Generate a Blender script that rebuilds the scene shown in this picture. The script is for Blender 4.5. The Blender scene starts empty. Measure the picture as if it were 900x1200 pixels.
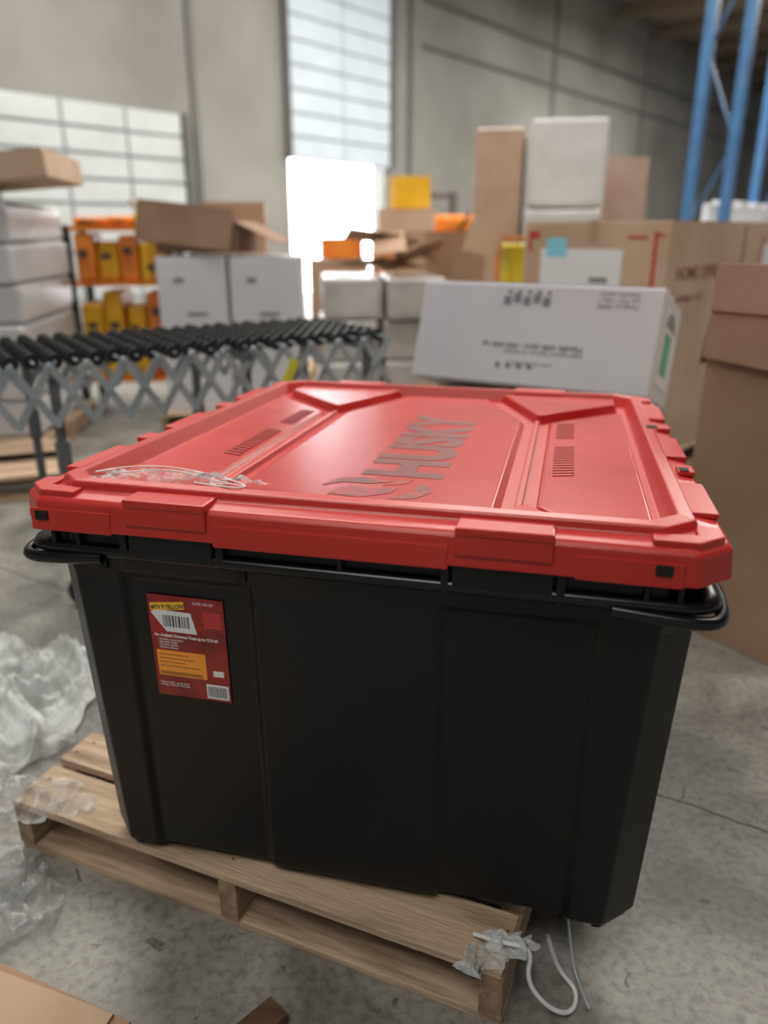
import bpy, math, random
from mathutils import Vector, Matrix, noise
random.seed(4)
rad = math.radians
scene = bpy.context.scene
COL = scene.collection
scene.view_settings.view_transform = 'Standard'

# ------------------------------------------------------------------ materials
def mat(name, c1, c2=None, rough=0.5, metal=0.0, scale=6.0, bump=0.0, bscale=None, emit=None, estr=0.0,
        stretch=(1, 1, 1), spec=0.5, detail=5.0, lo=0.35, hi=0.65, coat=0.0):
    m = bpy.data.materials.new(name); m.use_nodes = True
    nt = m.node_tree; N = nt.nodes; L = nt.links
    p = N['Principled BSDF']
    p.inputs['Roughness'].default_value = rough
    p.inputs['Metallic'].default_value = metal
    p.inputs['Specular IOR Level'].default_value = spec
    p.inputs['Coat Weight'].default_value = coat
    tc = N.new('ShaderNodeTexCoord'); mp = N.new('ShaderNodeMapping')
    mp.inputs['Scale'].default_value = stretch
    L.new(tc.outputs['Object'], mp.inputs['Vector'])
    nz = N.new('ShaderNodeTexNoise'); nz.inputs['Scale'].default_value = scale
    nz.inputs['Detail'].default_value = detail
    L.new(mp.outputs['Vector'], nz.inputs['Vector'])
    cr = N.new('ShaderNodeValToRGB')
    cr.color_ramp.elements[0].position = lo; cr.color_ramp.elements[1].position = hi
    cr.color_ramp.elements[0].color = (*c1, 1); cr.color_ramp.elements[1].color = (*(c2 or c1), 1)
    L.new(nz.outputs['Fac'], cr.inputs['Fac']); L.new(cr.outputs['Color'], p.inputs['Base Color'])
    if bump:
        b = N.new('ShaderNodeBump'); b.inputs['Strength'].default_value = bump
        b.inputs['Distance'].default_value = 0.01
        n2 = N.new('ShaderNodeTexNoise'); n2.inputs['Scale'].default_value = bscale or scale * 6
        n2.inputs['Detail'].default_value = 4
        L.new(mp.outputs['Vector'], n2.inputs['Vector'])
        L.new(n2.outputs['Fac'], b.inputs['Height']); L.new(b.outputs['Normal'], p.inputs['Normal'])
    if emit:
        p.inputs['Emission Color'].default_value = (*emit, 1); p.inputs['Emission Strength'].default_value = estr
    return m

def plastic(name, alpha=0.5, tint=(0.85, 0.87, 0.88), rough=0.18, scale=9):
    m = bpy.data.materials.new(name); m.use_nodes = True
    nt = m.node_tree; N = nt.nodes; L = nt.links
    p = N['Principled BSDF']; out = N['Material Output']
    p.inputs['Base Color'].default_value = (*tint, 1); p.inputs['Roughness'].default_value = rough
    tr = N.new('ShaderNodeBsdfTransparent'); tr.inputs['Color'].default_value = (0.96, 0.97, 0.97, 1)
    mx = N.new('ShaderNodeMixShader')
    tc = N.new('ShaderNodeTexCoord')
    nz = N.new('ShaderNodeTexNoise'); nz.inputs['Scale'].default_value = scale; nz.inputs['Detail'].default_value = 6
    nz.inputs['Distortion'].default_value = 1.5
    L.new(tc.outputs['Object'], nz.inputs['Vector'])
    mr = N.new('ShaderNodeMapRange'); mr.inputs['From Min'].default_value = 0.35; mr.inputs['From Max'].default_value = 0.7
    mr.inputs['To Min'].default_value = max(0, alpha - 0.25); mr.inputs['To Max'].default_value = min(1, alpha + 0.35)
    L.new(nz.outputs['Fac'], mr.inputs['Value']); L.new(mr.outputs['Result'], mx.inputs['Fac'])
    bp = N.new('ShaderNodeBump'); bp.inputs['Strength'].default_value = 0.6; bp.inputs['Distance'].default_value = 0.01
    n2 = N.new('ShaderNodeTexNoise'); n2.inputs['Scale'].default_value = scale * 3; n2.inputs['Distortion'].default_value = 2
    L.new(tc.outputs['Object'], n2.inputs['Vector']); L.new(n2.outputs['Fac'], bp.inputs['Height'])
    L.new(bp.outputs['Normal'], p.inputs['Normal'])
    L.new(tr.outputs[0], mx.inputs[1]); L.new(p.outputs[0], mx.inputs[2]); L.new(mx.outputs[0], out.inputs['Surface'])
    return m

M_black = mat('black_plastic', (0.0040, 0.0048, 0.0055), (0.0075, 0.0085, 0.0095), rough=0.40, scale=3, bump=0.05, bscale=350, spec=0.32)
M_black2 = mat('black_plastic_gloss', (0.006, 0.006, 0.007), rough=0.26, spec=0.42)
M_hole = mat('hole_dark', (0.003, 0.003, 0.003), rough=0.8)
M_red = mat('red_plastic', (0.45, 0.020, 0.016), (0.53, 0.031, 0.025), rough=0.34, scale=2.5, bump=0.05, bscale=300)
M_redpanel = mat('red_plastic_panel', (0.43, 0.019, 0.016), (0.52, 0.034, 0.028), rough=0.25, scale=4, bump=0.05, bscale=260)
M_redprint = mat('dark_red_print', (0.13, 0.007, 0.009), (0.19, 0.011, 0.012), rough=0.45, scale=20, spec=0.35)
M_grey_mark = mat('worn_red_print', (0.13, 0.03, 0.028), (0.36, 0.03, 0.028), rough=0.45, scale=45, spec=0.3)
M_hatch = mat('hatch_red', (0.24, 0.013, 0.014), rough=0.45)
M_hatch2 = mat('hatch_red_faint', (0.38, 0.018, 0.016), rough=0.35)
M_wood = mat('pallet_wood', (0.27, 0.185, 0.125), (0.58, 0.44, 0.31), rough=0.8, scale=6, stretch=(1, 10, 9), bump=0.4, bscale=30, lo=0.28, hi=0.62)
M_woody = mat('pallet_wood_cross', (0.22, 0.145, 0.09), (0.40, 0.28, 0.18), rough=0.8, scale=5, stretch=(9, 1, 9), bump=0.3, bscale=30)
M_darkwood = mat('dark_wood', (0.09, 0.045, 0.025), (0.16, 0.085, 0.05), rough=0.8, scale=6, stretch=(2, 10, 2))
M_card = mat('cardboard', (0.34, 0.215, 0.14), (0.42, 0.28, 0.19), rough=0.85, scale=3, bump=0.05)
M_card_d = mat('cardboard_dark', (0.20, 0.12, 0.075), (0.27, 0.17, 0.11), rough=0.85, scale=3)
M_card_l = mat('cardboard_light', (0.46, 0.32, 0.22), (0.56, 0.41, 0.29), rough=0.8, scale=3)
M_tape = mat('packing_tape', (0.42, 0.29, 0.18), rough=0.3)
M_white = mat('white_carton', (0.58, 0.59, 0.63), (0.67, 0.68, 0.71), rough=0.6, scale=2)
M_label = mat('paper_white', (0.75, 0.76, 0.77), rough=0.6)
M_ink = mat('black_ink', (0.04, 0.04, 0.045), rough=0.6)
M_greyink = mat('grey_ink', (0.20, 0.20, 0.22), rough=0.6)
M_redink = mat('red_ink', (0.5, 0.04, 0.04), rough=0.6)
M_brownink = mat('brown_ink', (0.22, 0.07, 0.05), rough=0.6)
M_green = mat('green_label', (0.05, 0.40, 0.18), rough=0.5)
M_cyan = mat('cyan_label', (0.25, 0.62, 0.75), rough=0.5)
M_wrapped = mat('stretch_wrapped_white', (0.50, 0.51, 0.53), (0.64, 0.65, 0.67), rough=0.28, scale=2.5, bump=0.4, bscale=8)
M_wrapbrown = mat('stretch_wrapped_brown', (0.38, 0.26, 0.19), (0.48, 0.36, 0.28), rough=0.3, scale=2.5, bump=0.3, bscale=9)
M_wrapgrey = mat('stretch_wrapped_grey', (0.36, 0.35, 0.34), (0.56, 0.55, 0.54), rough=0.25, scale=3, bump=0.4, bscale=10)
M_film = plastic('clear_stretch_film', 0.14, rough=0.10, scale=14)
M_film2 = plastic('white_plastic_film', 0.48, rough=0.2, scale=7, tint=(0.78, 0.82, 0.82))
M_filmlid = plastic('clear_film_strip', 0.14, rough=0.1, scale=30)
M_steel = mat('galvanised_steel', (0.36, 0.42, 0.45), (0.48, 0.54, 0.57), rough=0.4, metal=0.25, scale=8)
M_leg = mat('painted_steel_leg', (0.13, 0.14, 0.15), rough=0.5)
M_wheel = mat('black_wheel', (0.014, 0.017, 0.019), rough=0.4)
M_yellow = mat('yellow_paint', (0.80, 0.42, 0.015), (0.85, 0.52, 0.02), rough=0.4)
M_orange = mat('orange_paint', (0.78, 0.20, 0.02), (0.80, 0.27, 0.03), rough=0.45)
M_dullorange = mat('dull_orange', (0.60, 0.22, 0.06), (0.65, 0.30, 0.10), rough=0.6)
M_ylgreen = mat('yellow_green_plastic', (0.75, 0.72, 0.05), rough=0.4)
M_blue = mat('blue_paint', (0.045, 0.15, 0.32), (0.06, 0.19, 0.40), rough=0.45)
M_wall = mat('concrete_wall', (0.20, 0.195, 0.18), (0.31, 0.305, 0.285), rough=0.9, scale=0.35, detail=8, bump=0.1, bscale=6)  # concrete tone lightened to put the background haze into the colour
M_ceil = mat('ceiling_deck', (0.20, 0.15, 0.115), (0.26, 0.20, 0.16), rough=0.9, scale=0.8)
M_beam = mat('ceiling_beam', (0.22, 0.17, 0.13), rough=0.8)
M_trim = mat('wall_joint', (0.14, 0.14, 0.135), rough=0.9)
M_door = mat('door_panel_white', (0.48, 0.52, 0.52), (0.54, 0.58, 0.59), rough=0.5, scale=2)
M_doorline = mat('door_panel_gap', (0.26, 0.29, 0.29), rough=0.6)
M_door2 = mat('translucent_door_panel_glow', (0.38, 0.43, 0.46), (0.45, 0.50, 0.54), rough=0.5, scale=2, emit=(0.76, 0.87, 0.96), estr=0.33)  # emission stands in for daylight passing through the panels and feeds the lid glare
M_sky = mat('outdoor_daylight', (0.8, 0.8, 0.8), emit=(0.96, 0.96, 1.0), estr=10.0)

def floor_mat():
    m = bpy.data.materials.new('concrete_floor'); m.use_nodes = True
    nt = m.node_tree; N = nt.nodes; L = nt.links; p = N['Principled BSDF']
    g = N.new('ShaderNodeNewGeometry')
    def nz(s, d=6, dist=0.0):
        n = N.new('ShaderNodeTexNoise'); n.inputs['Scale'].default_value = s; n.inputs['Detail'].default_value = d
        n.inputs['Distortion'].default_value = dist; L.new(g.outputs['Position'], n.inputs['Vector']); return n
    a = nz(3.2, 10, 0.9); cr = N.new('ShaderNodeValToRGB')
    a.inputs['Roughness'].default_value = 0.62
    cr.color_ramp.elements[0].position = 0.34; cr.color_ramp.elements[0].color = (0.145, 0.14, 0.125, 1)
    cr.color_ramp.elements[1].position = 0.66; cr.color_ramp.elements[1].color = (0.36, 0.35, 0.32, 1)
    L.new(a.outputs['Fac'], cr.inputs['Fac'])
    b = nz(60, 12, 0.2); cr2 = N.new('ShaderNodeValToRGB')
    cr2.color_ramp.elements[0].position = 0.32; cr2.color_ramp.elements[0].color = (0.62, 0.62, 0.62, 1)
    cr2.color_ramp.elements[1].position = 0.55; cr2.color_ramp.elements[1].color = (1, 1, 1, 1)
    L.new(b.outputs['Fac'], cr2.inputs['Fac'])
    mx = N.new('ShaderNodeMix'); mx.data_type = 'RGBA'; mx.blend_type = 'MULTIPLY'; mx.inputs[0].default_value = 1
    L.new(cr.outputs['Color'], mx.inputs[6]); L.new(cr2.outputs['Color'], mx.inputs[7])
    s = nz(17, 5, 0.8); cs = N.new('ShaderNodeValToRGB')
    cs.color_ramp.elements[0].position = 0.66; cs.color_ramp.elements[0].color = (1, 1, 1, 1)
    cs.color_ramp.elements[1].position = 0.70; cs.color_ramp.elements[1].color = (0.42, 0.42, 0.42, 1)
    L.new(s.outputs['Fac'], cs.inputs['Fac'])
    mx2 = N.new('ShaderNodeMix'); mx2.data_type = 'RGBA'; mx2.blend_type = 'MULTIPLY'; mx2.inputs[0].default_value = 1
    L.new(mx.outputs[2], mx2.inputs[6]); L.new(cs.outputs['Color'], mx2.inputs[7])
    dt = N.new('ShaderNodeVectorMath'); dt.operation = 'DOT_PRODUCT'; dt.inputs[1].default_value = (0.517, 0.856, 0)
    L.new(g.outputs['Position'], dt.inputs[0])
    w = nz(12, 4); wm = N.new('ShaderNodeMath'); wm.operation = 'MULTIPLY_ADD'
    wm.inputs[1].default_value = 0.018; L.new(w.outputs['Fac'], wm.inputs[0]); L.new(dt.outputs['Value'], wm.inputs[2])
    sb = N.new('ShaderNodeMath'); sb.operation = 'SUBTRACT'; sb.inputs[1].default_value = 1.549; L.new(wm.outputs[0], sb.inputs[0])
    ab = N.new('ShaderNodeMath'); ab.operation = 'ABSOLUTE'; L.new(sb.outputs[0], ab.inputs[0])
    lt = N.new('ShaderNodeMath'); lt.operation = 'LESS_THAN'; lt.inputs[1].default_value = 0.0034; L.new(ab.outputs[0], lt.inputs[0])
    mx3 = N.new('ShaderNodeMix'); mx3.data_type = 'RGBA'; L.new(lt.outputs[0], mx3.inputs[0])
    L.new(mx2.outputs[2], mx3.inputs[6]); mx3.inputs[7].default_value = (0.035, 0.03, 0.025, 1)
    L.new(mx3.outputs[2], p.inputs['Base Color'])
    rr = N.new('ShaderNodeMapRange'); rr.inputs['To Min'].default_value = 0.25; rr.inputs['To Max'].default_value = 0.6
    L.new(a.outputs['Fac'], rr.inputs['Value']); L.new(rr.outputs[0], p.inputs['Roughness'])
    return m
M_floor = floor_mat()

# ------------------------------------------------------------------ mesh helpers
class B:
    def __init__(s): s.v = []; s.f = []
    def add(s, vs, fs):
        o = len(s.v); s.v += [tuple(v) for v in vs]; s.f += [tuple(i + o for i in f) for f in fs]; return s
    def box(s, c, d, R=None):
        vs = []
        for z in (-1, 1):
            for x, y in ((-1, -1), (1, -1), (1, 1), (-1, 1)):
                v = Vector((x * d[0] / 2, y * d[1] / 2, z * d[2] / 2))
                if R is not None: v = R @ v
                vs.append(v + Vector(c))
        return s.add(vs, [(3, 2, 1, 0), (4, 5, 6, 7), (0, 1, 5, 4), (1, 2, 6, 5), (2, 3, 7, 6), (3, 0, 4, 7)])
    def bar(s, p0, p1, w, t, up=(0, 0, 1)):
        p0 = Vector(p0); p1 = Vector(p1); d = (p1 - p0); l = d.length; x = d.normalized()
        y = Vector(up).cross(x)
        if y.length < 1e-4: y = Vector((0, 1, 0)).cross(x)
        y.normalize(); z = x.cross(y)
        R = Matrix((x, y, z)).transposed()
        return s.box((p0 + p1) / 2, (l, w, t), R)
    def cyl(s, p0, p1, r, n=12, r2=None):
        p0 = Vector(p0); p1 = Vector(p1); a = (p1 - p0).normalized()
        u = a.orthogonal().normalized(); w = a.cross(u); r2 = r if r2 is None else r2
        vs = []
        for p, q in ((p0, r), (p1, r2)):
            for i in range(n):
                t = 2 * math.pi * i / n; vs.append(p + (u * math.cos(t) + w * math.sin(t)) * q)
        fs = [(i, (i + 1) % n, n + (i + 1) % n, n + i) for i in range(n)]
        fs += [tuple(reversed(range(n))), tuple(range(n, 2 * n))]
        return s.add(vs, fs)
    def prism(s, pts, z0, z1):
        n = len(pts)
        vs = [(p[0], p[1], z0) for p in pts] + [(p[0], p[1], z1) for p in pts]
        fs = [(i, (i + 1) % n, n + (i + 1) % n, n + i) for i in range(n)]
        fs += [tuple(range(n, 2 * n)), tuple(reversed(range(n)))]
        return s.add(vs, fs)
    def loft(s, rings, cap0=True, cap1=True):
        n = len(rings[0]); vs = [p for r in rings for p in r]; fs = []
        for k in range(len(rings) - 1):
            for i in range(n):
                j = (i + 1) % n; fs.append((k * n + i, k * n + j, (k + 1) * n + j, (k + 1) * n + i))
        if cap0: fs.append(tuple(reversed(range(n))))
        if cap1: fs.append(tuple(range((len(rings) - 1) * n, len(rings) * n)))
        return s.add(vs, fs)
    def obj(s, name, m, parent=None, bevel=0.0, smooth=False, seg=2):
        me = bpy.data.meshes.new(name); me.from_pydata(s.v, [], s.f); me.update()
        me.materials.append(m)
        o = bpy.data.objects.new(name, me); COL.objects.link(o)
        if parent: o.parent = parent
        if bevel:
            md = o.modifiers.new('bev', 'BEVEL'); md.width = bevel; md.segments = seg; md.limit_method = 'ANGLE'; md.angle_limit = rad(25)
        if smooth:
            for p in me.polygons: p.use_smooth = True
        return o

def empty(name, loc=(0, 0, 0), rot=(0, 0, 0)):
    e = bpy.data.objects.new(name, None); COL.objects.link(e); e.location = loc; e.rotation_euler = rot
    e.empty_display_size = 0.1
    return e

def text(name, s, m, parent, loc, rot, size, ext=0.0005, offset=0.0, align='LEFT', sx=1.0):
    cu = bpy.data.curves.new(name, 'FONT'); cu.body = s; cu.size = size; cu.extrude = ext; cu.offset = offset; cu.align_x = align
    cu.resolution_u = 3
    tmp = bpy.data.objects.new(name + '_c', cu); COL.objects.link(tmp)
    bpy.context.view_layer.update()
    dg = bpy.context.evaluated_depsgraph_get()
    me = bpy.data.meshes.new_from_object(tmp.evaluated_get(dg)); bpy.data.objects.remove(tmp)
    me.materials.clear(); me.materials.append(m)
    o = bpy.data.objects.new(name, me); COL.objects.link(o); o.parent = parent; o.location = loc; o.rotation_euler = rot
    o.scale = (sx, 1, 1)
    return o

def tube(name, pts, r, m, parent=None, cyclic=False):
    cu = bpy.data.curves.new(name, 'CURVE'); cu.dimensions = '3D'; cu.bevel_depth = r; cu.bevel_resolution = 3
    sp = cu.splines.new('NURBS'); sp.points.add(len(pts) - 1)
    for i, p in enumerate(pts): sp.points[i].co = (*p, 1)
    sp.use_endpoint_u = True; sp.order_u = 3; sp.use_cyclic_u = cyclic
    cu.materials.append(m)
    o = bpy.data.objects.new(name, cu); COL.objects.link(o)
    if parent: o.parent = parent
    return o

# ------------------------------------------------------------------ storage bin
YAW = rad(-13.2); TILT = rad(-1.8)
Rb = Matrix.Rotation(YAW, 3, 'Z') @ Matrix.Rotation(TILT, 3, 'X')
org = Vector((0.088, 1.5585, 0.816)) - Rb @ Vector((0.022, 0, 0.668))
bin_ = empty('storage_bin', org, (TILT, 0, YAW))
bin_.scale = (1.05, 1.0, 1.0)

def sec(hw, hd, ch, k, z, sl=0.0):
    def side(L, b1, b2):
        e = 0.005
        l = [(-L + ch, 0), (-b2 - e, 0), (-b2 + e, -k), (-b1 - e, -k), (-b1 + e, 0)]
        return l + [(-u, o) for u, o in reversed(l)]
    pts = []
    F = side(hw, 0.14, 0.345); S = side(hd, 0.18, 0.42)
    pts += [(u, -hd - o) for u, o in F]
    pts += [(hw + o, u) for u, o in S]
    pts += [(-u, hd + o) for u, o in F]
    pts += [(-hw - o, -u) for u, o in S]
    return [(x, y, z + sl * y) for x, y in pts]
def dims(z):
    t = z / 0.56
    return 0.450 + 0.024 * t, 0.522 + 0.032 * t
rings = []
for z in (-0.010, -0.002, 0.52):
    w, d = dims(z); lo_ = z < -0.005
    rings.append(sec(w - (0.01 if lo_ else 0), d - (0.01 if lo_ else 0), 0.05, 0.010, z, 0.031 if z < 0.1 else 0))
w, d = dims(0.535); rings.append(sec(w + 0.002, d + 0.002, 0.05, 0.0, 0.535))
rings.append(sec(0.476, 0.560, 0.05, 0.0, 0.56))
rings.append(sec(0.476, 0.560, 0.05, 0.0, 0.63))
B().loft(rings).obj('body', M_black, bin_, bevel=0.004)
b = B()
for sx in (-1, 1):
    for sy in (-1, 1):
        P = [(sx * 0.385, sy * 0.510), (sx * 0.398, sy * 0.510), (sx * 0.439, sy * 0.470), (sx * 0.439, sy * 0.45), (sx * 0.42, sy * 0.44), (sx * 0.385, sy * 0.47)]
        b.loft([[(x, y, -0.020 + 0.031 * y) for x, y in P], [(x, y, 0.0 + 0.031 * y) for x, y in P]])
b.obj('feet', M_black, bin_, bevel=0.003)
def rr(hw, hd, r, z, n=6):
    out = []
    for cx, cy, a0 in ((hw - r, -hd + r, -90), (hw - r, hd - r, 0), (-hw + r, hd - r, 90), (-hw + r, -hd + r, 180)):
        for i in range(n + 1):
            a = rad(a0 + 90 * i / n); out.append((cx + r * math.cos(a), cy + r * math.sin(a), z))
    return out
b = B()
prof = [(0.0, -0.010), (0.010, -0.011), (0.020, -0.008), (0.024, 0.0), (0.020, 0.008), (0.010, 0.011), (0.0, 0.010)]
b.loft([rr(0.474 + o, 0.552 + o, 0.05, 0.570 + zz) for o, zz in prof])
b.obj('carry_lip', M_black2, bin_, smooth=True)
for i, sx in enumerate((-1, 1)):
    pts = [(sx * 0.36, -0.574, 0.562), (sx * 0.44, -0.582, 0.558), (sx * 0.482, -0.577, 0.557), (sx * 0.497, -0.55, 0.558),
           (sx * 0.499, -0.49, 0.563), (sx * 0.49, -0.42, 0.570)]
    tube('bail_%d' % i, pts, 0.0095, M_black2, bin_)
b = B()
for cx in (-0.25, 0.22):
    b.box((cx, -0.566, 0.596), (0.13, 0.018, 0.05))
    b.box((cx - 0.075, -0.564, 0.588), (0.012, 0.02, 0.06)); b.box((cx + 0.075, -0.564, 0.588), (0.012, 0.02, 0.06))
for cx in (-0.44, -0.40, 0.0, 0.40, 0.44): b.box((cx, -0.562, 0.59), (0.008, 0.018, 0.05))
for sx in (-1, 1):
    for cy in (-0.3, 0, 0.3): b.box((sx * 0.480, cy, 0.596), (0.014, 0.14, 0.05))
b.obj('latch_blocks', M_black, bin_, bevel=0.003)
b = B()
for cx in (-0.37, -0.15): b.prism([(cx - 0.008, -0.562), (cx + 0.008, -0.562), (cx + 0.008, -0.553), (cx - 0.008, -0.553)], 0.54, 0.565)
b.obj('gussets', M_black, bin_)

def chr_(hw, hd, c, z):
    return [(-hw + c, -hd, z), (hw - c, -hd, z), (hw, -hd + c, z), (hw, hd - c, z), (hw - c, hd, z), (-hw + c, hd, z), (-hw, hd - c, z), (-hw, -hd + c, z)]
lid = B()
lid.loft([chr_(0.488, 0.568, 0.042, 0.620), chr_(0.488, 0.568, 0.042, 0.606), chr_(0.502, 0.582, 0.045, 0.606), chr_(0.499, 0.579, 0.045, 0.648), chr_(0.492, 0.572, 0.044, 0.655),
          chr_(0.462, 0.542, 0.04, 0.659), chr_(0.457, 0.537, 0.04, 0.672), chr_(0.437, 0.517, 0.038, 0.674), chr_(0.424, 0.504, 0.036, 0.644)])
lid.obj('lid', M_red, bin_, bevel=0.003)
b = B()
for cx, w in ((-0.25, 0.125), (0.22, 0.125)):
    b.box((cx, -0.548, 0.658), (w, 0.078, 0.013)); b.box((cx, 0.545, 0.661), (w, 0.07, 0.018))
    b.box((cx, -0.5815, 0.640), (w, 0.007, 0.034))
b.box((-0.015, -0.5800, 0.618), (0.33, 0.006, 0.036))
for cx in (-0.40, 0.375): b.box((cx, -0.5800, 0.621), (0.13, 0.006, 0.036))
for sx in (-1, 1):
    for cy in (-0.36, -0.02, 0.34):
        b.box((sx * 0.472, cy, 0.660), (0.048, 0.16, 0.010))
    for cy in (-0.19, 0.17):
        b.box((sx * 0.482, cy, 0.661), (0.026, 0.045, 0.010))
    for sy in (-1, 1):
        b.prism([(sx * 0.40, sy * 0.54), (sx * 0.455, sy * 0.535), (sx * 0.457, sy * 0.49), (sx * 0.488, sy * 0.50), (sx * 0.488, sy * 0.535), (sx * 0.455, sy * 0.568), (sx * 0.40, sy * 0.568)][::(1 if sx * sy > 0 else -1)], 0.650, 0.664)
b.obj('lid_rim_tabs', M_red, bin_, bevel=0.003)
b = B()
for cx in (-0.445, 0.415): b.box((cx, -0.5838, 0.628), (0.020, 0.004, 0.014))
b.box((0.455, 0.12, 0.6735), (0.02, 0.022, 0.002)); b.box((0.478, -0.2, 0.666), (0.014, 0.022, 0.002))
b.obj('lash_holes', M_hole, bin_)
def pris(pts, z0, z1, ins):
    n = len(pts); P = [Vector(p) for p in pts]; out = []
    for i in range(n):
        a = (P[i] - P[i - 1]).normalized(); c = (P[(i + 1) % n] - P[i]).normalized()
        na = Vector((-a.y, a.x)); nc = Vector((-c.y, c.x)); m_ = na + nc; m_ = m_ / max(0.3, m_.dot(na))
        out.append(P[i] + m_ * ins)
    return [[(p.x, p.y, z0) for p in P], [(q.x, q.y, z1) for q in out]]
def ccw(p):
    a = sum(p[i][0] * p[(i + 1) % len(p)][1] - p[(i + 1) % len(p)][0] * p[i][1] for i in range(len(p)))
    return p if a > 0 else p[::-1]
cp = [(-0.205, -0.488), (0.205, -0.488), (0.203, 0.205), (0.105, 0.47), (-0.105, 0.47), (-0.203, 0.205)]
B().loft(pris(cp, 0.643, 0.656, 0.012)).obj('lid_centre_panel', M_redpanel, bin_, bevel=0.002)
b = B(); wdg = B(); rdg = B()
for s in (-1, 1):
    sp = ccw([(s * x, y) for x, y in [(0.252, -0.43), (0.29, -0.482), (0.414, -0.482), (0.414, 0.375), (0.40, 0.375), (0.252, 0.21)]])
    b.loft(pris(sp, 0.643, 0.653, 0.006))
    wp = ccw([(s * x, y) for x, y in [(0.125, 0.503), (0.222, 0.235), (0.240, 0.235), (0.405, 0.42), (0.405, 0.503)]])
    wdg.loft(pris(wp, 0.643, 0.664, 0.007))
    wp = ccw([(s * x, y) for x, y in [(0.195, -0.504), (0.232, -0.455), (0.248, -0.455), (0.285, -0.504)]])
    wdg.loft(pris(wp, 0.643, 0.664, 0.005))
    rdg.box((s * 0.228, -0.11, 0.648), (0.010, 0.66, 0.012))
b.obj('lid_side_panels', M_redpanel, bin_, bevel=0.002)
wdg.obj('lid_end_wedges', M_redpanel, bin_, bevel=0.0025)
rdg.obj('lid_ridges', M_red, bin_, bevel=0.002)
for s, mm in ((-1, M_hatch), (1, M_hatch2)):
    b = B()
    for y0, n in ((-0.25, 13), (0.05, 9)):
        for i in range(n):
            b.bar((s * 0.272, y0 + i * 0.018, 0.6533), (s * 0.305, y0 + i * 0.018 + 0.012, 0.6533), 0.006, 0.0025)
    b.obj('grip_hatching', mm, bin_)
text('printed_word', 'HUSKY', M_redprint, bin_, (0.095, -0.335, 0.6562), (0, 0, rad(90)), 0.168, 0.0004, 0.0085, sx=0.98)
b = B()
Z0, Z1 = 0.6556, 0.6566
b.prism([(-0.05, -0.455), (0.00, -0.46), (0.04, -0.43), (0.045, -0.40), (0.01, -0.415), (-0.02, -0.40), (-0.04, -0.42)], Z0, Z1)
b.prism([(0.045, -0.46), (0.08, -0.45), (0.10, -0.41), (0.085, -0.37), (0.07, -0.385), (0.072, -0.42), (0.055, -0.44)], Z0, Z1)
b.prism([(-0.07, -0.41), (-0.045, -0.385), (0.0, -0.385), (0.03, -0.365), (-0.01, -0.35), (-0.055, -0.36)], Z0, Z1)
b.prism([(0.02, -0.39), (0.05, -0.375), (0.06, -0.35), (0.04, -0.355)], Z0, Z1)
b.obj('printed_mark', M_grey_mark, bin_)

# product label on the front wall
zl = 0.405; _, dl = dims(zl)
SL = math.atan(0.032 / 0.56)
lab = empty('label', (-0.250, -(dl - 0.010) - 0.0022, zl - 0.003), (rad(90) + SL, 0, 0)); lab.parent = bin_; lab.scale = (0.97, 1.03, 1)
M_lab = mat('label_dark_red', (0.14, 0.010, 0.014), (0.36, 0.024, 0.018), rough=0.32, scale=14)
M_lab_y = mat('label_yellow', (0.88, 0.55, 0.03), rough=0.4); M_lab_o = mat('label_orange', (0.95, 0.34, 0.03), rough=0.4)
B().box((0, 0, 0), (0.128, 0.182, 0.0012)).obj('label_sheet', M_lab, lab)
b = B(); b.prism([(-0.060, 0.076), (-0.060, 0.063), (-0.002, 0.070), (-0.002, 0.083)], 0.0008, 0.0014); b.obj('yellow_strip', M_lab_y, lab)
b = B(); b.prism([(-0.060, 0.060), (-0.036, 0.028), (0.016, 0.028), (0.008, 0.064), (-0.052, 0.066)], 0.0008, 0.0013); b.obj('white_sticker', M_label, lab)
B().box((-0.016, -0.030, 0.0010), (0.084, 0.046, 0.0008)).obj('orange_sticker', M_lab_o, lab)
B().box((0.042, -0.074, 0.0010), (0.038, 0.026, 0.0008)).obj('barcode_patch', M_label, lab)
B().box((0.044, 0.055, 0.0009), (0.030, 0.028, 0.0006)).obj('red_picture', M_redink, lab)
B().box((0.046, -0.040, 0.0009), (0.018, 0.010, 0.0006)).obj('flag_picture', M_label, lab)
b = B()
x = -0.040
while x < 0.004:
    w = random.choice((0.0008, 0.0015, 0.002)); b.box((x, 0.047, 0.0015), (w, 0.020, 0.0003)); x += w + random.choice((0.001, 0.0018))
x = 0.026
while x < 0.058:
    w = random.choice((0.0006, 0.001)); b.box((x, -0.074, 0.0016), (w, 0.019, 0.0003)); x += w + 0.0011
for i in range(22): b.box((-0.054 + i * 0.0034, -0.048, 0.0016), (0.0016, 0.006, 0.0003))
for i, w in enumerate((0.05, 0.06, 0.045, 0.07)): b.box((-0.054 + w / 2, -0.014 - i * 0.007, 0.0016), (w, 0.0008, 0.0003))
b.obj('barcode_bars', M_ink, lab)
text('yellow_text', 'MTV 9 YELLOW', M_ink, lab, (-0.058, 0.0655, 0.0015), (0, 0, rad(6.5)), 0.0095, 0.0002, 0.0003, sx=0.85)
text('headline', 'For Artificial Christmas Trees up to 12 ft tall', M_label, lab, (-0.058, 0.018, 0.0009), (0, 0, 0), 0.0070, 0.0002, 0.0002, sx=0.85)
text('bullets', '- Durable construction\n- Stackable design\n- Tie down points\n- Reinforced base', M_label, lab, (-0.054, 0.0115, 0.0009), (0, 0, 0), 0.0048, 0.0002)
text('top_text', 'TOTE 170 QT', M_label, lab, (0.012, 0.080, 0.0009), (0, 0, 0), 0.006, 0.0002)
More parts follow.
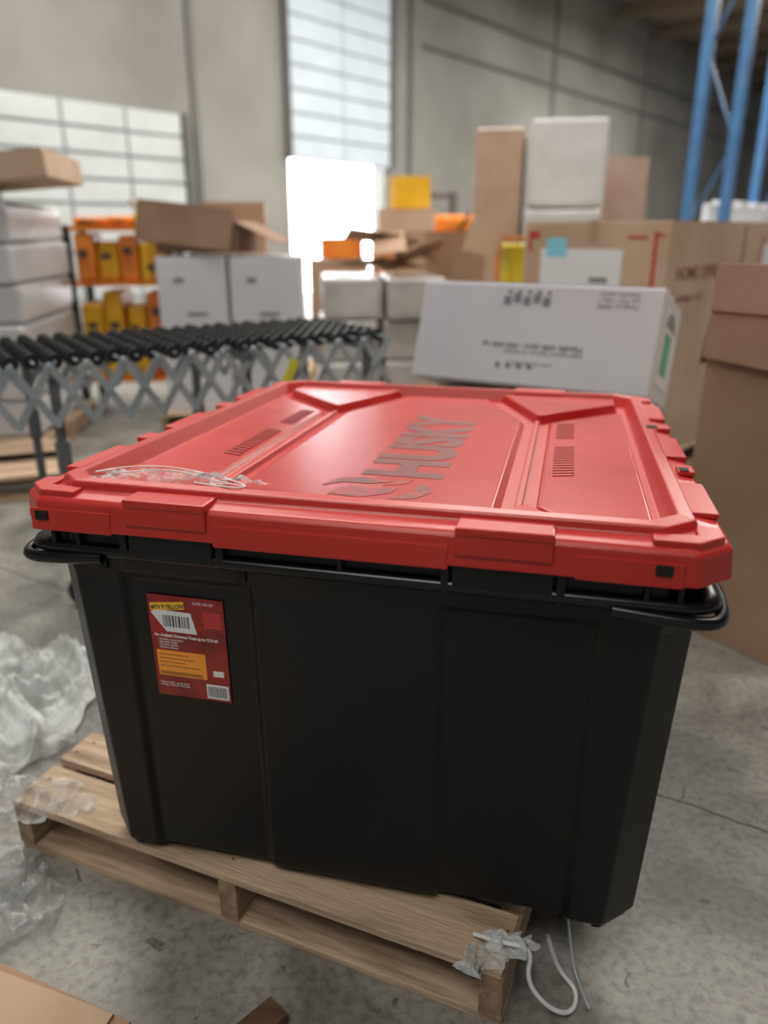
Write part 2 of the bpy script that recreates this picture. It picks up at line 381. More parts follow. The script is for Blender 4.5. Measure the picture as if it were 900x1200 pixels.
text('big_text', 'XL\nTote', M_redink, lab, (0.004, 0.050, 0.0009), (0, 0, 0), 0.014, 0.0002)
text('small_print', 'Made in USA - not for food\nstorage. Keep dry. Max load', M_label, lab, (-0.058, -0.068, 0.0009), (0, 0, 0), 0.0045, 0.0002)

# ------------------------------------------------------------------ pallet
def pallet(name, loc, yaw, W=1.016, D=1.2, m1=M_wood, m2=M_woody):
    e = empty(name, loc, (0, 0, yaw)); rnd = random.Random(3)
    ys = [-D / 2 + 0.06, -D / 2 + 0.19, -D / 2 + 0.385, 0, D / 2 - 0.385, D / 2 - 0.20, D / 2 - 0.06]
    ws = [0.115, 0.10, 0.09, 0.14, 0.09, 0.09, 0.115]
    for i, (y, w) in enumerate(zip(ys, ws)):
        b = B(); b.box((0, 0, 0), (W + rnd.uniform(-0.012, 0.012), w, 0.017), Matrix.Rotation(rnd.uniform(-0.01, 0.01), 3, 'Z'))
        o = b.obj('deck_board_%d' % i, m1, e, bevel=0.0015); o.location = (rnd.uniform(-0.004, 0.004), y, 0.1165)
    b = B()
    for y, w in ((-D / 2 + 0.055, 0.09), (-0.0, 0.09), (D / 2 - 0.055, 0.09)): b.box((0, y, 0.009), (W, w, 0.017))
    b.obj('bottom_boards', m1, e, bevel=0.0015)
    b = B()
    for x in (-W / 2 + 0.02, 0, W / 2 - 0.02): b.box((x, 0, 0.0627), (0.038, D - 0.01, 0.0895))
    b.obj('stringers', m2, e, bevel=0.0015)
    b = B()
    for x in (-W / 2 + 0.02, 0, W / 2 - 0.02):
        for y in ys:
            for k in (-0.02, 0.02): b.cyl((x + k * 0.3, y + k, 0.124), (x + k * 0.3, y + k, 0.1254), 0.0035, 6)
    b.obj('nail_heads', M_darkwood, e)
    return e
pallet('wooden_pallet', (-0.054, 1.618, 0), rad(-22.6))

# ------------------------------------------------------------------ cartons
def carton(name, loc, dims_, yaw, m=M_card, tape=True, rot=None, flaps=True):
    w, d, h = dims_
    e = empty(name, loc, rot or (0, 0, yaw))
    B().box((0, 0, h / 2), (w, d, h)).obj('carton_body', m, e, bevel=0.006)
    if flaps:
        b = B(); g = 0.003
        b.box((0, -d / 4 - g / 2, h + 0.002), (w * 0.995, d / 2 - g, 0.004)); b.box((0, d / 4 + g / 2, h + 0.002), (w * 0.995, d / 2 - g, 0.004))
        b.obj('top_flaps', m, e)
    if tape:
        b = B(); b.box((0, 0, h + 0.0045), (w + 0.002, 0.05, 0.001)); b.box((w / 2 + 0.0006, 0, h - 0.05), (0.001, 0.05, 0.1)); b.box((-w / 2 - 0.0006, 0, h - 0.05), (0.001, 0.05, 0.1))
        b.obj('tape', M_tape, e)
    return e

P1 = Vector((0.940, 2.255)); P2 = Vector((1.135, 1.965)); dv = (P2 - P1).normalized(); Lf = (P2 - P1).length
pv = Vector((-dv.y, dv.x)); wd = 0.55
c = (P1 + P2) / 2 + pv * wd / 2
e = empty('open_cardboard_box', (c.x, c.y, 0), (0, 0, math.atan2(dv.y, dv.x)))
h = 1.00; b = B(); t = 0.006
b.box((0, -wd / 2, h / 2), (Lf, t, h)); b.box((0, wd / 2, h / 2), (Lf, t, h)); b.box((-Lf / 2, 0, h / 2), (t, wd, h)); b.box((Lf / 2, 0, h / 2), (t, wd, h)); b.box((0, 0, 0.01), (Lf, wd, 0.01))
b.obj('box_walls', M_card, e, bevel=0.002)
b = B()
b.box((0.0, -wd / 2 - 0.012, h + 0.055), (Lf, t, 0.13), Matrix.Rotation(rad(-6), 3, 'X'))
b.box((0.0, -wd / 2 - 0.016, h - 0.07), (Lf * 0.99, t, 0.16), Matrix.Rotation(rad(-4), 3, 'X') @ Matrix.Rotation(rad(3), 3, 'Y'))
b.box((0, wd / 2 + 0.01, h + 0.06), (Lf, t, 0.14), Matrix.Rotation(rad(8), 3, 'X'))
b.box((-Lf / 2 - 0.015, 0, h - 0.08), (t, wd, 0.17), Matrix.Rotation(rad(8), 3, 'Y'))
b.box((Lf / 2 + 0.015, 0, h + 0.06), (t, wd, 0.14), Matrix.Rotation(rad(10), 3, 'Y'))
b.obj('box_flaps', M_card, e, bevel=0.002)

yaw = rad(-30); lean = rad(-18)
Wc, Dc, Hc = 0.88, 0.35, 0.36
RB = Matrix.Rotation(yaw, 3, 'Z') @ Matrix.Rotation(lean, 3, 'X')
corner = Vector((0.865, 2.50, 0.685))
cc = corner - RB @ Vector((Wc / 2, -Dc / 2, 0))
e = empty('white_carton_box', cc, (lean, 0, yaw))
B().box((0, 0, Hc / 2), (Wc, Dc, Hc)).obj('carton_body', M_white, e, bevel=0.008)
b = B(); b.box((0, 0, Hc + 0.001), (Wc, 0.05, 0.001)); b.box((0, -Dc / 4, Hc + 0.002), (Wc * 0.99, Dc / 2 - 0.01, 0.003)); b.box((0, Dc / 4, Hc + 0.002), (Wc * 0.99, Dc / 2 - 0.01, 0.003))
b.obj('top_flaps', M_white, e)
fy = -Dc / 2 - 0.0012
FR = (rad(90), rad(180), 0)
text('print_a', 'Handle with care - this side up', M_greyink, e, (0.20, fy, 0.150), FR, 0.030, 0.0003, 0.0006)
text('print_b', 'fragile contents  keep dry  do not stack', M_greyink, e, (0.20, fy, 0.125), FR, 0.018, 0.0003)
text('print_c', 'Model no. 00482\nLot 7731 / Qty 1\nMade for export', M_greyink, e, (0.36, fy, 0.30), FR, 0.020, 0.0003)
text('print_d', 'carton size  88x35x36 cm', M_greyink, e, (0.10, fy, 0.085), FR, 0.016, 0.0003)
b = B()
for i in range(5): b.box((-0.10 + i * 0.036, fy, 0.300 + 0.01 * (i % 2)), (0.026, 0.0015, 0.03)); b.box((-0.10 + i * 0.036 + 0.006, fy, 0.330), (0.014, 0.0015, 0.012))
for i in range(4): b.cyl((-0.10 + i * 0.04, fy + 0.001, 0.07), (-0.10 + i * 0.04, fy - 0.0006, 0.07), 0.010, 12)
b.obj('handling_icons', M_greyink, e)
B().box((Wc / 2 + 0.001, 0.0, 0.19), (0.0015, 0.24, 0.26)).obj('side_label', M_label, e)
b = B(); b.box((Wc / 2 + 0.0022, -0.02, 0.17), (0.001, 0.12, 0.14)); b.obj('side_label_green', M_green, e)
b = B()
for i in range(5): b.box((Wc / 2 + 0.0022, 0.0, 0.265 + i * 0.011), (0.001, 0.18 - 0.02 * i, 0.005))
b.obj('side_label_ink', M_ink, e)
ctr = cc + RB @ Vector((0, 0.02, 0))
pallet('wooden_pallet', (ctr.x + 0.06, ctr.y + 0.14, 0), yaw, 0.95, 0.8)
carton('cardboard_box', (ctr.x + 0.03, ctr.y + 0.05, 0.126), (0.84, 0.42, 0.435), yaw)
b = B(); b.box((0, 0, 0.04), (0.7, 0.06, 0.08)); o = b.obj('wooden_block', M_wood, None, bevel=0.003); pp = cc + Matrix.Rotation(yaw, 3, 'Z') @ Vector((0, -0.12, 0)); o.location = (pp.x, pp.y, 0.566); o.rotation_euler = (0, 0, yaw)

Nn = Vector((1.30, 3.70)); q = 0.7071
ctr = Nn + Vector((-q, q)) * 0.4 + Vector((q, q)) * 0.75
pallet('wooden_pallet', (ctr.x, ctr.y, 0), rad(45), 1.5, 0.85)
e = carton('shipping_carton', (ctr.x, ctr.y, 0.126), (1.5, 0.8, 1.12), rad(45), m=M_card_l)
fx = -0.75 - 0.0016
def lf(y, z, w, h_, m, nm): B().box((fx, y, z), (0.0015, w, h_)).obj(nm, m, e)
lf(0.06, 0.90, 0.46, 0.19, M_label, 'shipping_label')
B().box((fx - 0.001, 0.20, 1.00), (0.0015, 0.12, 0.09)).obj('cyan_label', M_cyan, e)
lf(-0.33, 0.80, 0.018, 0.55, M_redink, 'red_stripe_a'); lf(0.36, 1.03, 0.02, 0.10, M_redink, 'red_stripe_b')
b = B()
b.box((fx, 0.33, 1.06), (0.0015, 0.05, 0.035)); b.box((fx, -0.24, 1.05), (0.0015, 0.10, 0.012)); b.box((fx, -0.345, 1.06), (0.0015, 0.05, 0.012))
b.obj('red_icons', M_redink, e)
B().box((fx - 0.001, -0.05, 0.85), (0.0015, 0.1, 0.025)).obj('label_print', M_greyink, e)
fyy = -0.4 - 0.0016
text('side_print', 'HOME OFFICE DESK', M_brownink, e, (-0.66, fyy, 0.86), (rad(90), 0, 0), 0.085, 0.0004, 0.001)
text('side_print_b', 'package 1 of 2', M_brownink, e, (-0.62, fyy, 0.76), (rad(90), 0, 0), 0.05, 0.0004)
b = B(); b.box((0.10, fyy, 0.6), (0.015, 0.0015, 1.0)); b.obj('black_strap', M_ink, e)
B().box((0.5, fyy, 0.9), (0.25, 0.0015, 0.22)).obj('side_label_white', M_label, e)
B().box((0.36, fyy, 0.95), (0.02, 0.0015, 0.2)).obj('red_stripe_c', M_redink, e)

# ------------------------------------------------------------------ conveyor
cd = Vector((0.843, 0.537, 0)).normalized()
cv = empty('roller_conveyor', (-1.13, 2.285, 0), (0, 0, math.atan2(cd.y, cd.x)))
S0, S1, CW, CZ = -1.1, 1.36, 0.60, 0.85
wheels = B(); steel = B(); legs = B(); cast = B(); k = 0; s = S0
while s <= S1:
    off = 0.03 if k % 2 else 0.0
    steel.cyl((s, 0.0, CZ - 0.025), (s, CW, CZ - 0.025), 0.004, 6)
    y = 0.02 + off
    while y < CW - 0.01:
        wheels.cyl((s, y, CZ - 0.025), (s, y + 0.018, CZ - 0.025), 0.0245, 12); y += 0.062
    s += 0.0625; k += 1
wheels.obj('skate_wheels', M_wheel, cv)
for y in (0.0, CW):
    s = S0; pit = 0.112; zt = CZ - 0.035; zb = CZ - 0.215
    while s < S1 - 0.01:
        steel.bar((s, y - 0.004, zt), (s + pit, y - 0.004, zb), 0.004, 0.024)
        steel.bar((s, y + 0.002, zb), (s + pit, y + 0.002, zt), 0.004, 0.024)
        steel.cyl((s, y - 0.010, zt), (s, y + 0.010, zt), 0.011, 8); steel.cyl((s, y - 0.010, zb), (s, y + 0.010, zb), 0.011, 8)
        steel.cyl((s + pit / 2, y - 0.010, (zt + zb) / 2), (s + pit / 2, y + 0.010, (zt + zb) / 2), 0.009, 8)
        s += pit
for s in (-0.80, 0.14, 0.78, 1.28):
    for y in (0.03, CW - 0.03):
        legs.box((s, y, (CZ + 0.08) / 2), (0.028, 0.028, CZ - 0.16)); legs.box((s, y, 0.52), (0.04, 0.04, 0.10))
    legs.box((s, CW / 2, 0.30), (0.025, CW - 0.06, 0.025)); legs.box((s, CW / 2, CZ - 0.06), (0.03, CW, 0.03))
    for y in (0.03, CW - 0.03):
        cast.cyl((s, y - 0.015, 0.05), (s, y + 0.015, 0.05), 0.05, 16); legs.box((s, y, 0.105), (0.05, 0.045, 0.02))
steel.obj('scissor_frame', M_steel, cv); legs.obj('legs', M_leg, cv); cast.obj('casters', M_wheel, cv)
B().box((0.93, -0.02, CZ - 0.12), (0.03, 0.012, 0.09), Matrix.Rotation(0.5, 3, 'Y')).obj('yellow_tag', M_ylgreen, cv)

# ------------------------------------------------------------------ left background goods
def wrapped_block(name, loc, d, yaw, m=M_wrapped, seed=1, tiers=3):
    e = empty(name, loc, (0, 0, yaw)); b = B(); h = d[2] / tiers
    rn = random.Random(seed)
    for i in range(tiers):
        n = 2 if d[0] > 0.7 else 1
        for j in range(n):
            w = d[0] / n
            b.box((-d[0] / 2 + w * (j + 0.5) + rn.uniform(-.02, .02), rn.uniform(-.02, .02), h * (i + 0.5)), (w - 0.02, d[1] + rn.uniform(-.06, 0), h - 0.006), Matrix.Rotation(rn.uniform(-.03, .03), 3, 'Z'))
    b.obj('wrapped_boxes', m, e, bevel=0.025, seg=3)
    return e
pallet('wooden_pallet', (-2.46, 4.6, 0), rad(5), 1.1, 1.1)
wrapped_block('shrink_wrapped_stack', (-2.46, 4.6, 0.126), (1.02, 1.0, 1.22), rad(5), seed=3, tiers=6)
e = carton('cardboard_box', (-2.28, 4.45, 1.405), (1.15, 0.8, 0.13), rad(8), m=M_card_l); e.rotation_euler = (0, rad(-5), rad(8))

e = empty('yellow_tool_rack', (-1.74, 5.48, 0), (0, 0, rad(6)))
b = B()
for x in (-0.32, 0.32):
    for y in (-0.22, 0.22): b.box((x, y, 0.62), (0.05, 0.04, 1.24))
b.obj('rack_posts', M_wheel, e)
b = B()
for z in (0.25, 0.50, 0.88, 1.22): b.box((0, 0, z), (0.66, 0.46, 0.03))
b.obj('rack_shelves', M_orange, e)
by, bo, bk = B(), B(), B(); rn = random.Random(2)
for z0, h_ in ((0.265, 0.2), (0.515, 0.34), (0.895, 0.31), (1.235, 0.08)):
    x = -0.29
    while x < 0.24:
        w = rn.uniform(0.07, 0.24); w = min(w, 0.30 - x); hh = h_ * rn.uniform(0.6, 0.97)
        (by if rn.random() < 0.65 else bo).box((x + w / 2, -0.03 + rn.uniform(-.03, .03), z0 + hh / 2), (w - 0.01, 0.34, hh), Matrix.Rotation(rn.uniform(-.1, .1), 3, 'Z'))
        bk.box((x + w / 2, -0.225, z0 + hh * rn.uniform(.3, .7)), (w * 0.4, 0.02, hh * 0.14)); x += w
by.obj('yellow_cases', M_yellow, e, bevel=0.02); bo.obj('orange_cases', M_orange, e, bevel=0.02); bk.obj('case_latches', M_ink, e)

pallet('wooden_pallet', (-0.93, 5.15, 0), 0, 0.95, 0.8)
for i, x in enumerate((-1.17, -0.73)):
    e = carton('white_carton_box', (x, 5.1, 0.126), (0.42, 0.5, 0.93), rad(2), m=M_white)
    b = B(); b.box((-0.08, -0.2515, 0.80), (0.06, 0.002, 0.03)); b.box((0.02, -0.2515, 0.6), (0.12, 0.002, 0.02)); b.obj('printed_marks', M_greyink, e)
e = empty('open_cardboard_box', (-1.10, 5.1, 1.07), (0, 0, rad(-8)))
b = B(); b.box((0, -0.2, 0.1), (0.50, 0.006, 0.18)); b.box((0, 0.2, 0.1), (0.50, 0.006, 0.18)); b.box((-0.25, 0, 0.1), (0.006, 0.4, 0.18)); b.box((0.25, 0, 0.1), (0.006, 0.4, 0.18)); b.box((0, 0, 0.02), (0.50, 0.4, 0.01))
b.obj('box_walls', M_card_d, e)
b = B(); b.box((-0.06, -0.23, 0.17), (0.60, 0.006, 0.24), Matrix.Rotation(rad(-12), 3, 'X') @ Matrix.Rotation(rad(6), 3, 'Y')); b.box((0.37, 0.0, 0.13), (0.28, 0.4, 0.006), Matrix.Rotation(rad(25), 3, 'Y')); b.box((-0.33, 0, 0.24), (0.2, 0.4, 0.006), Matrix.Rotation(rad(40), 3, 'Y'))
b.obj('box_flaps', M_card_d, e)
pallet('wooden_pallet', (-1.10, 6.5, 0), 0, 1.0, 1.0)
carton('cardboard_box', (-1.15, 6.4, 0.126), (0.5, 0.5, 0.75), 0.2, m=M_card)
carton('cardboard_box', (-1.15, 6.4, 0.885), (0.46, 0.45, 0.52), 0.1, m=M_card)
pallet('wooden_pallet', (-0.02, 5.5, 0), 0.1, 0.85, 0.9)
wrapped_block('shrink_wrapped_stack', (-0.04, 5.5, 0.126), (0.80, 0.8, 0.80), 0.1, M_wrapgrey, 7, 3)
# loose torn-down cartons heaped on the wrapped stack
e = empty('cardboard_scrap_pile', (0.02, 5.5, 0.93), (0, 0, 0.1)); rn = random.Random(21)
b = B(); b2 = B()
for i in range(11):
    R = Matrix.Rotation(rn.uniform(-.9, .9), 3, 'Z') @ Matrix.Rotation(rn.uniform(-.5, .5), 3, 'Y') @ Matrix.Rotation(rn.uniform(-.45, .45), 3, 'X')
    (b if i % 3 else b2).box((rn.uniform(-.18, .26), rn.uniform(-.22, .22), 0.06 + 0.018 * i), (rn.uniform(.2, .36), rn.uniform(.18, .32), 0.006), R)
b.obj('sheets', M_card, e); b2.obj('light_sheets', M_card_l, e)
pallet('wooden_pallet', (-0.15, 8.6, 0), 0.2, 1.3, 1.1)
carton('cardboard_box', (-0.48, 8.5, 0.126), (0.5, 0.6, 0.80), 0.3, m=M_card)
carton('orange_crate', (0.20, 8.55, 0.126), (0.6, 0.6, 1.05), 0.15, m=M_dullorange)
carton('cardboard_box', (0.24, 8.5, 1.19), (0.55, 0.5, 0.22), -0.1, m=M_card_l)
carton('orange_crate', (-0.44, 8.5, 0.94), (0.34, 0.40, 0.20), -0.3, m=M_orange)
carton('yellow_crate', (0.26, 8.5, 1.42), (0.36, 0.3, 0.30), 0.25, m=M_yellow)
e = empty('orange_pallet_stacker', (0.75, 9.6, 0), (0, 0, 0.4))
b = B(); b.box((0, 0, 0.65), (0.7, 0.5, 1.1)); b.box((0.05, -0.02, 1.28), (0.5, 0.42, 0.2)); b.obj('stacker_body', M_orange, e, bevel=0.06)
b = B()
for x in (-0.22, 0.22): b.box((x, 0.32, 0.85), (0.07, 0.08, 1.6))
for z in (0.4, 1.0, 1.6): b.box((0, 0.32, z), (0.44, 0.06, 0.06))
for x in (-0.2, 0.2): b.box((x, 0.85, 0.08), (0.14, 1.0, 0.06))
b.obj('mast_and_forks', M_leg, e)
b = B()
for x in (-0.25, 0.25): b.cyl((x - 0.04, -0.1, 0.1), (x + 0.04, -0.1, 0.1), 0.1, 18)
b.obj('wheels', M_wheel, e); tube('tiller', [(0, -0.25, 1.2), (0, -0.4, 1.3), (0, -0.5, 1.4)], 0.02, M_wheel, e)
e = empty('leaning_cardboard_sheet', (0.46, 4.88, 0), (0, 0, rad(-14)))
B().box((0.0, 0, 0.74), (0.20, 0.012, 1.48), Matrix.Rotation(rad(17), 3, 'Y') @ Matrix.Rotation(rad(-6), 3, 'X')).obj('sheet', M_card_l, e)
B().box((-0.05, -0.03, 0.55), (0.18, 0.012, 1.1), Matrix.Rotation(rad(12), 3, 'Y')).obj('second_sheet', M_card, e)
carton('cardboard_box', (0.55, 7.4, 0.0), (0.6, 0.6, 1.2), 0.3, m=M_card)
e = empty('yellow_tote_cart', (1.00, 5.45, 0), (0, 0, 0.1))
b = B(); r = rr(0.20, 0.18, 0.03, 0.86); r2 = rr(0.235, 0.21, 0.04, 1.10); r3 = rr(0.25, 0.225, 0.04, 1.10); r4 = rr(0.25, 0.225, 0.04, 1.12)
b.loft([r, r2, r3, r4]); b.obj('tote', M_ylgreen, e)
b = B()
for x in (-0.30, 0.30):
    for y in (-0.25, 0.25): b.box((x, y, 0.58), (0.035, 0.035, 1.16))
for z in (0.84, 1.16, 0.3):
    b.box((0, -0.25, z), (0.60, 0.03, 0.03)); b.box((0, 0.25, z), (0.60, 0.03, 0.03)); b.box((-0.30, 0, z), (0.03, 0.48, 0.03)); b.box((0.30, 0, z), (0.03, 0.48, 0.03))
b.obj('cart_frame', M_dullorange, e)
pallet('wooden_pallet', (1.26, 6.75, 0), rad(-8), 1.2, 1.0)
e = empty('shrink_wrapped_pallet_load', (1.22, 6.7, 0.126), (0, 0, rad(-12)))
b = B()
for z in (0, 1): b.box((-0.28, -0.02, 0.45 + z * 0.905), (0.36, 0.7, 0.90))
b.obj('brown_cartons', M_wrapbrown, e, bevel=0.012)
b = B()
for z in range(3): b.box((0.20 + 0.01 * z, -0.02, 0.31 + z * 0.62), (0.60 - 0.02 * z, 0.76, 0.615), Matrix.Rotation(0.02 * z, 3, 'Z'))
b.obj('white_wrapped_cartons', M_wrapped, e, bevel=0.03, seg=3)
carton('cardboard_box', (2.08, 7.6, 0.0), (0.46, 0.6, 1.0), 0.1, m=M_wrapbrown)
carton('cardboard_box', (2.08, 7.6, 1.01), (0.40, 0.55, 0.80), 0.15, m=M_wrapbrown)

e = empty('pallet_rack', (3.62, 9.25, 0), (0, 0, rad(52)))
b = B()
for x in (-0.05, 2.7):
    for y in (-0.2, 0.2): b.box((x, y, 3.2), (0.13, 0.10, 6.4))
    z = 0.3; sg = 1
    while z < 6.0:
        b.bar((x, -0.2 * sg, z), (x, 0.2 * sg, z + 0.9), 0.02, 0.02); z += 0.9; sg = -sg
b.obj('uprights', M_blue, e)
b = B()
for z in (1.2,):
    for y in (-0.2, 0.2): b.box((1.33, y, z), (2.7, 0.06, 0.1))
b.obj('beams', M_dullorange, e)
b = B(); b.box((1.33, 0, 1.27), (2.6, 0.45, 0.02))
for x in range(8): b.cyl((0.25 + x * 0.31, 0, 1.28), (0.25 + x * 0.31, 0, 1.50 + 0.04 * (x % 2)), 0.12, 16)
b.obj('stored_goods', M_label, e, bevel=0.01)

pallet('wooden_pallet', (-2.15, 3.65, 0), rad(20), 1.1, 0.7, M_card_l, M_wood)
e = empty('flattened_cardboard', (-1.12, 3.85, 0.0), (0, 0, 0.5))
B().box((0, 0, 0.008), (0.7, 0.4, 0.008)).obj('sheet', M_card_l, e); B().box((0.05, 0.05, 0.018), (0.5, 0.3, 0.008), Matrix.Rotation(0.3, 3, 'Z')).obj('top_sheet', M_white, e)
def crumple(name, loc, sx, sy, h, m, seed=0, n=46, yaw=0, edge=0.25, freq=5.0, base=0.004):
    e_v = []; f = []; off = Vector((seed * 13.1, seed * 7.7, 0))
    for j in range(n):
        for i in range(n):
            u = i / (n - 1) * 2 - 1; v = j / (n - 1) * 2 - 1
            uu = u * math.sqrt(1 - v * v / 2); vv = v * math.sqrt(1 - u * u / 2)
            rr_ = 1 + edge * 1.6 * noise.noise(Vector((uu * 2.0, vv * 2.0, seed)))
            x = uu * sx / 1.7 * rr_; y = vv * sy / 1.7 * rr_
            fall = max(0, 1 - max(abs(u), abs(v)) ** 3)
            wx = noise.noise(Vector((x * freq * .6, y * freq * .6, seed + 3))) * 0.8
            p = Vector((x * freq + wx, y * freq * 0.6 - wx, seed)) + off
            r1 = max(0, 1 - abs(noise.noise(p)) * 3.2) ** 1.3; r2 = max(0, 1 - abs(noise.noise(p * 2.3)) * 3.0) ** 1.4; r3 = noise.noise(p * 5)
            z = base + h * (0.60 * r1 + 0.30 * r2 + 0.06 * r3 + 0.10) * (0.12 + 0.88 * fall)
            x += 0.02 * noise.noise(p * 1.7 + Vector((9, 0, 0))); y += 0.02 * noise.noise(p * 1.7 + Vector((0, 9, 0)))
            e_v.append((x, y, max(0.002, z)))
    for j in range(n - 1):
        for i in range(n - 1): a = j * n + i; f.append((a, a + 1, a + n + 1, a + n))
    b = B(); b.add(e_v, f); o = b.obj(name, m, None, smooth=True); o.location = loc; o.rotation_euler = (0, 0, yaw)
    return o
crumple('plastic_wrap_heap', (-1.12, 1.74, 0), 0.66, 0.62, 0.14, M_film2, 2, 110, yaw=0.3, freq=9)
crumple('plastic_wrap_heap', (-0.78, 1.12, 0), 0.30, 0.22, 0.10, M_film, 5, 80, yaw=-0.3, freq=16)
crumple('plastic_wrap_scrap', (-0.69, 1.26, 0.124), 0.18, 0.11, 0.04, M_film, 6, 50, yaw=-0.3, freq=22)
crumple('plastic_wrap_heap', (-2.30, 2.95, 0), 0.7, 0.35, 0.12, M_film2, 8, 50, yaw=0.3, freq=6)
o = crumple('clear_film_strip', (0, 0, 0), 0.22, 0.06, 0.020, M_filmlid, 11, 50, freq=26, edge=0.4, base=0.001)
o.parent = bin_; o.location = (-0.295, -0.475, 0.664); o.rotation_euler = (0, 0, rad(4))
for i, pts in enumerate(([(-0.41, -0.49, 0.674), (-0.40, -0.43, 0.668), (-0.34, -0.40, 0.666), (-0.26, -0.43, 0.668), (-0.19, -0.47, 0.670), (-0.15, -0.51, 0.675), (-0.17, -0.53, 0.676), (-0.24, -0.50, 0.672)],
                         [(-0.39, -0.47, 0.668), (-0.34, -0.43, 0.668), (-0.28, -0.44, 0.670), (-0.21, -0.49, 0.672), (-0.16, -0.50, 0.672)])):
    tube('film_edge_%d' % i, pts, 0.0012, M_label, bin_)

Pa = Vector((-0.662, 0.985)); Pb = Vector((-0.429, 0.89)); dd = (Pb - Pa).normalized(); nn = Vector((dd.y, -dd.x))
mid = (Pa + Pb) / 2 + nn * 0.3 - dd * 0.15
e = empty('flattened_cardboard', (mid.x, mid.y, 0.0), (0, 0, math.atan2(dd.y, dd.x)))
B().box((0, 0, 0.006), (0.60, 0.6, 0.008)).obj('sheet', M_card, e); B().box((0.06, 0.0, 0.014), (0.45, 0.57, 0.007), Matrix.Rotation(0.05, 3, 'Z')).obj('top_sheet', M_card_l, e)
b = B(); b.bar((-0.27, 0.80, 0.012), (-0.17, 0.90, 0.012), 0.045, 0.022); b.obj('wood_offcut', M_darkwood, None, bevel=0.002)
e = empty('white_strap', (0.205, 0.905, 0.0))
tube('strap_loop', [(-0.06, 0.03, 0.135), (-0.02, 0.0, 0.15), (0.03, 0.0, 0.14), (0.02, -0.01, 0.08), (0.06, -0.02, 0.03), (0.10, -0.01, 0.006), (0.12, 0.03, 0.006), (0.09, 0.05, 0.03), (0.07, 0.04, 0.09), (0.06, 0.03, 0.13)], 0.0038, M_label, e)
tube('strap_tail', [(0.11, 0.10, 0.10), (0.115, 0.08, 0.05), (0.12, 0.06, 0.01), (0.13, 0.0, 0.005)], 0.0025, M_steel, e)
crumple('torn_plastic_scrap', (0.175, 0.905, 0.1255), 0.11, 0.045, 0.034, M_film2, 17, 50, yaw=0.5, freq=34)

# ------------------------------------------------------------------ room shell
B().box((8, 14, -0.05), (60, 64, 0.1)).obj('floor', M_floor)
ww = empty('wall_back', (-7.88, 6.16, 0), (0, 0, math.atan2(0.788, 0.616)))
HC = 7.0; oL, oR, oT = 10.2, 12.8, 2.35
b = B()
def seg(s0, s1, z0, z1): b.box(((s0 + s1) / 2, 0.15, (z0 + z1) / 2), (s1 - s0, 0.3, z1 - z0))
seg(-8, oL, 0, HC); seg(oR, 46, 0, HC); seg(oL, oR, 5.6, HC)
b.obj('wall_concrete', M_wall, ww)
b = B()
for s_ in (2.2, 8.25, 13.6, 19.6, 25.6, 31.6, 37.6): b.box((s_, -0.02, HC / 2), (0.10, 0.05, HC))
b.obj('panel_joints', M_trim, ww)
b = B()
b.box((29, -0.06, 5.4), (30, 0.08, 0.08))
b.box((29, -0.05, 4.6), (30, 0.05, 0.05)); b.box((19, -0.1, HC - 0.1), (54, 0.2, 0.2))
b.obj('conduits', M_trim, ww)
def panel_door(name, s0, s1, z0, z1, m, rows, cols, y=-0.03):
    e = empty(name, ww.location, ww.rotation_euler); bb = B(); g = B()
    g.box(((s0 + s1) / 2, y + 0.025, (z0 + z1) / 2), (s1 - s0, 0.02, z1 - z0))
    ph = (z1 - z0) / rows; pw = (s1 - s0) / cols
    for r_ in range(rows):
        for c_ in range(cols):
            bb.box((s0 + pw * (c_ + 0.5), y, z0 + ph * (r_ + 0.5)), (pw - 0.05, 0.04, ph - 0.04))
    g.obj('door_backing', M_doorline, e); bb.obj('door_panels', m, e)
    t_ = B(); t_.box((s0 - 0.06, y - 0.02, (z0 + z1) / 2), (0.08, 0.1, z1 - z0)); t_.box((s1 + 0.06, y - 0.02, (z0 + z1) / 2), (0.08, 0.1, z1 - z0)); t_.obj('door_tracks', M_trim, e)
panel_door('door_1', 5.1, 7.95, 0.0, 2.8, M_door, 9, 3, y=-0.06)
panel_door('door_2', oL, oR + 0.1, oT, 5.9, M_door2, 10, 2, y=-0.06)
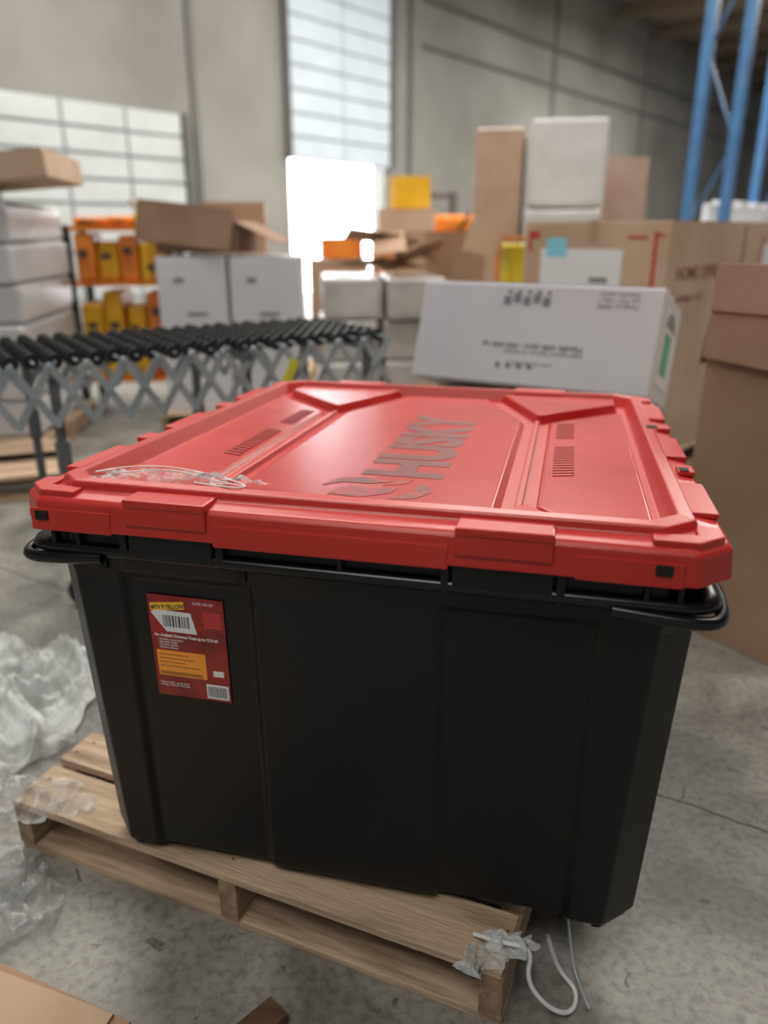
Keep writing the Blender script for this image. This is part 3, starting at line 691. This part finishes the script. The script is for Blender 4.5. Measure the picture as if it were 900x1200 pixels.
o = B().box((11.5, 1.5, 1.6), (7, 0.05, 3.4)).obj('daylight_outside', M_sky)
o.location = ww.location; o.rotation_euler = ww.rotation_euler
B().box((8, 14, HC + 0.1), (60, 64, 0.2)).obj('ceiling', M_ceil)
e = empty('ceiling_beams', (-7.88, 6.16, 0), ww.rotation_euler); b = B()
for s_ in range(-4, 46, 3): b.box((s_, -14, HC - 0.25), (0.15, 28, 0.3))
for y_ in (-5, -13, -21): b.box((20, y_, HC - 0.55), (52, 0.25, 0.5))
b.obj('joists', M_beam, e)

# ------------------------------------------------------------------ lights
def area(name, loc, size, power, color=(1, 0.95, 0.88), rot=(0, 0, 0), sy=None):
    l = bpy.data.lights.new(name, 'AREA'); l.energy = power; l.size = size; l.color = color
    if sy: l.shape = 'RECTANGLE'; l.size_y = sy
    o = bpy.data.objects.new(name, l); COL.objects.link(o); o.location = loc; o.rotation_euler = rot
area('added_fill_light', (-1.5, 4.5, 6.2), 3, 270)
area('added_fill_light', (3.5, 4.0, 6.2), 3, 250)
area('added_fill_light', (2.0, 10.5, 6.2), 3.5, 660)
area('added_fill_light', (-3.0, 8.5, 6.2), 3, 270)
area('added_fill_light', (10.0, 17, 6.2), 4, 1900)
area('added_fill_light', (-1.5, -2.0, 6.2), 3, 210)  # unseen fill lamp, added behind the camera to brighten the front
w = bpy.data.worlds.new('World'); scene.world = w; w.use_nodes = True
w.node_tree.nodes['Background'].inputs[0].default_value = (0.86, 0.91, 1.0, 1)
w.node_tree.nodes['Background'].inputs[1].default_value = 0.40

# ------------------------------------------------------------------ camera
cd_ = bpy.data.cameras.new('camera'); cam = bpy.data.objects.new('camera', cd_); COL.objects.link(cam)
cd_.sensor_fit = 'VERTICAL'; cd_.sensor_height = 24; cd_.lens = 24 * 902 / 1200
cam.location = (0, 0, 1.2); cam.rotation_euler = (rad(70), 0, 0)
cd_.clip_start = 0.02
cd_.dof.use_dof = True; cd_.dof.focus_distance = 1.2; cd_.dof.aperture_fstop = 1.2
scene.camera = cam
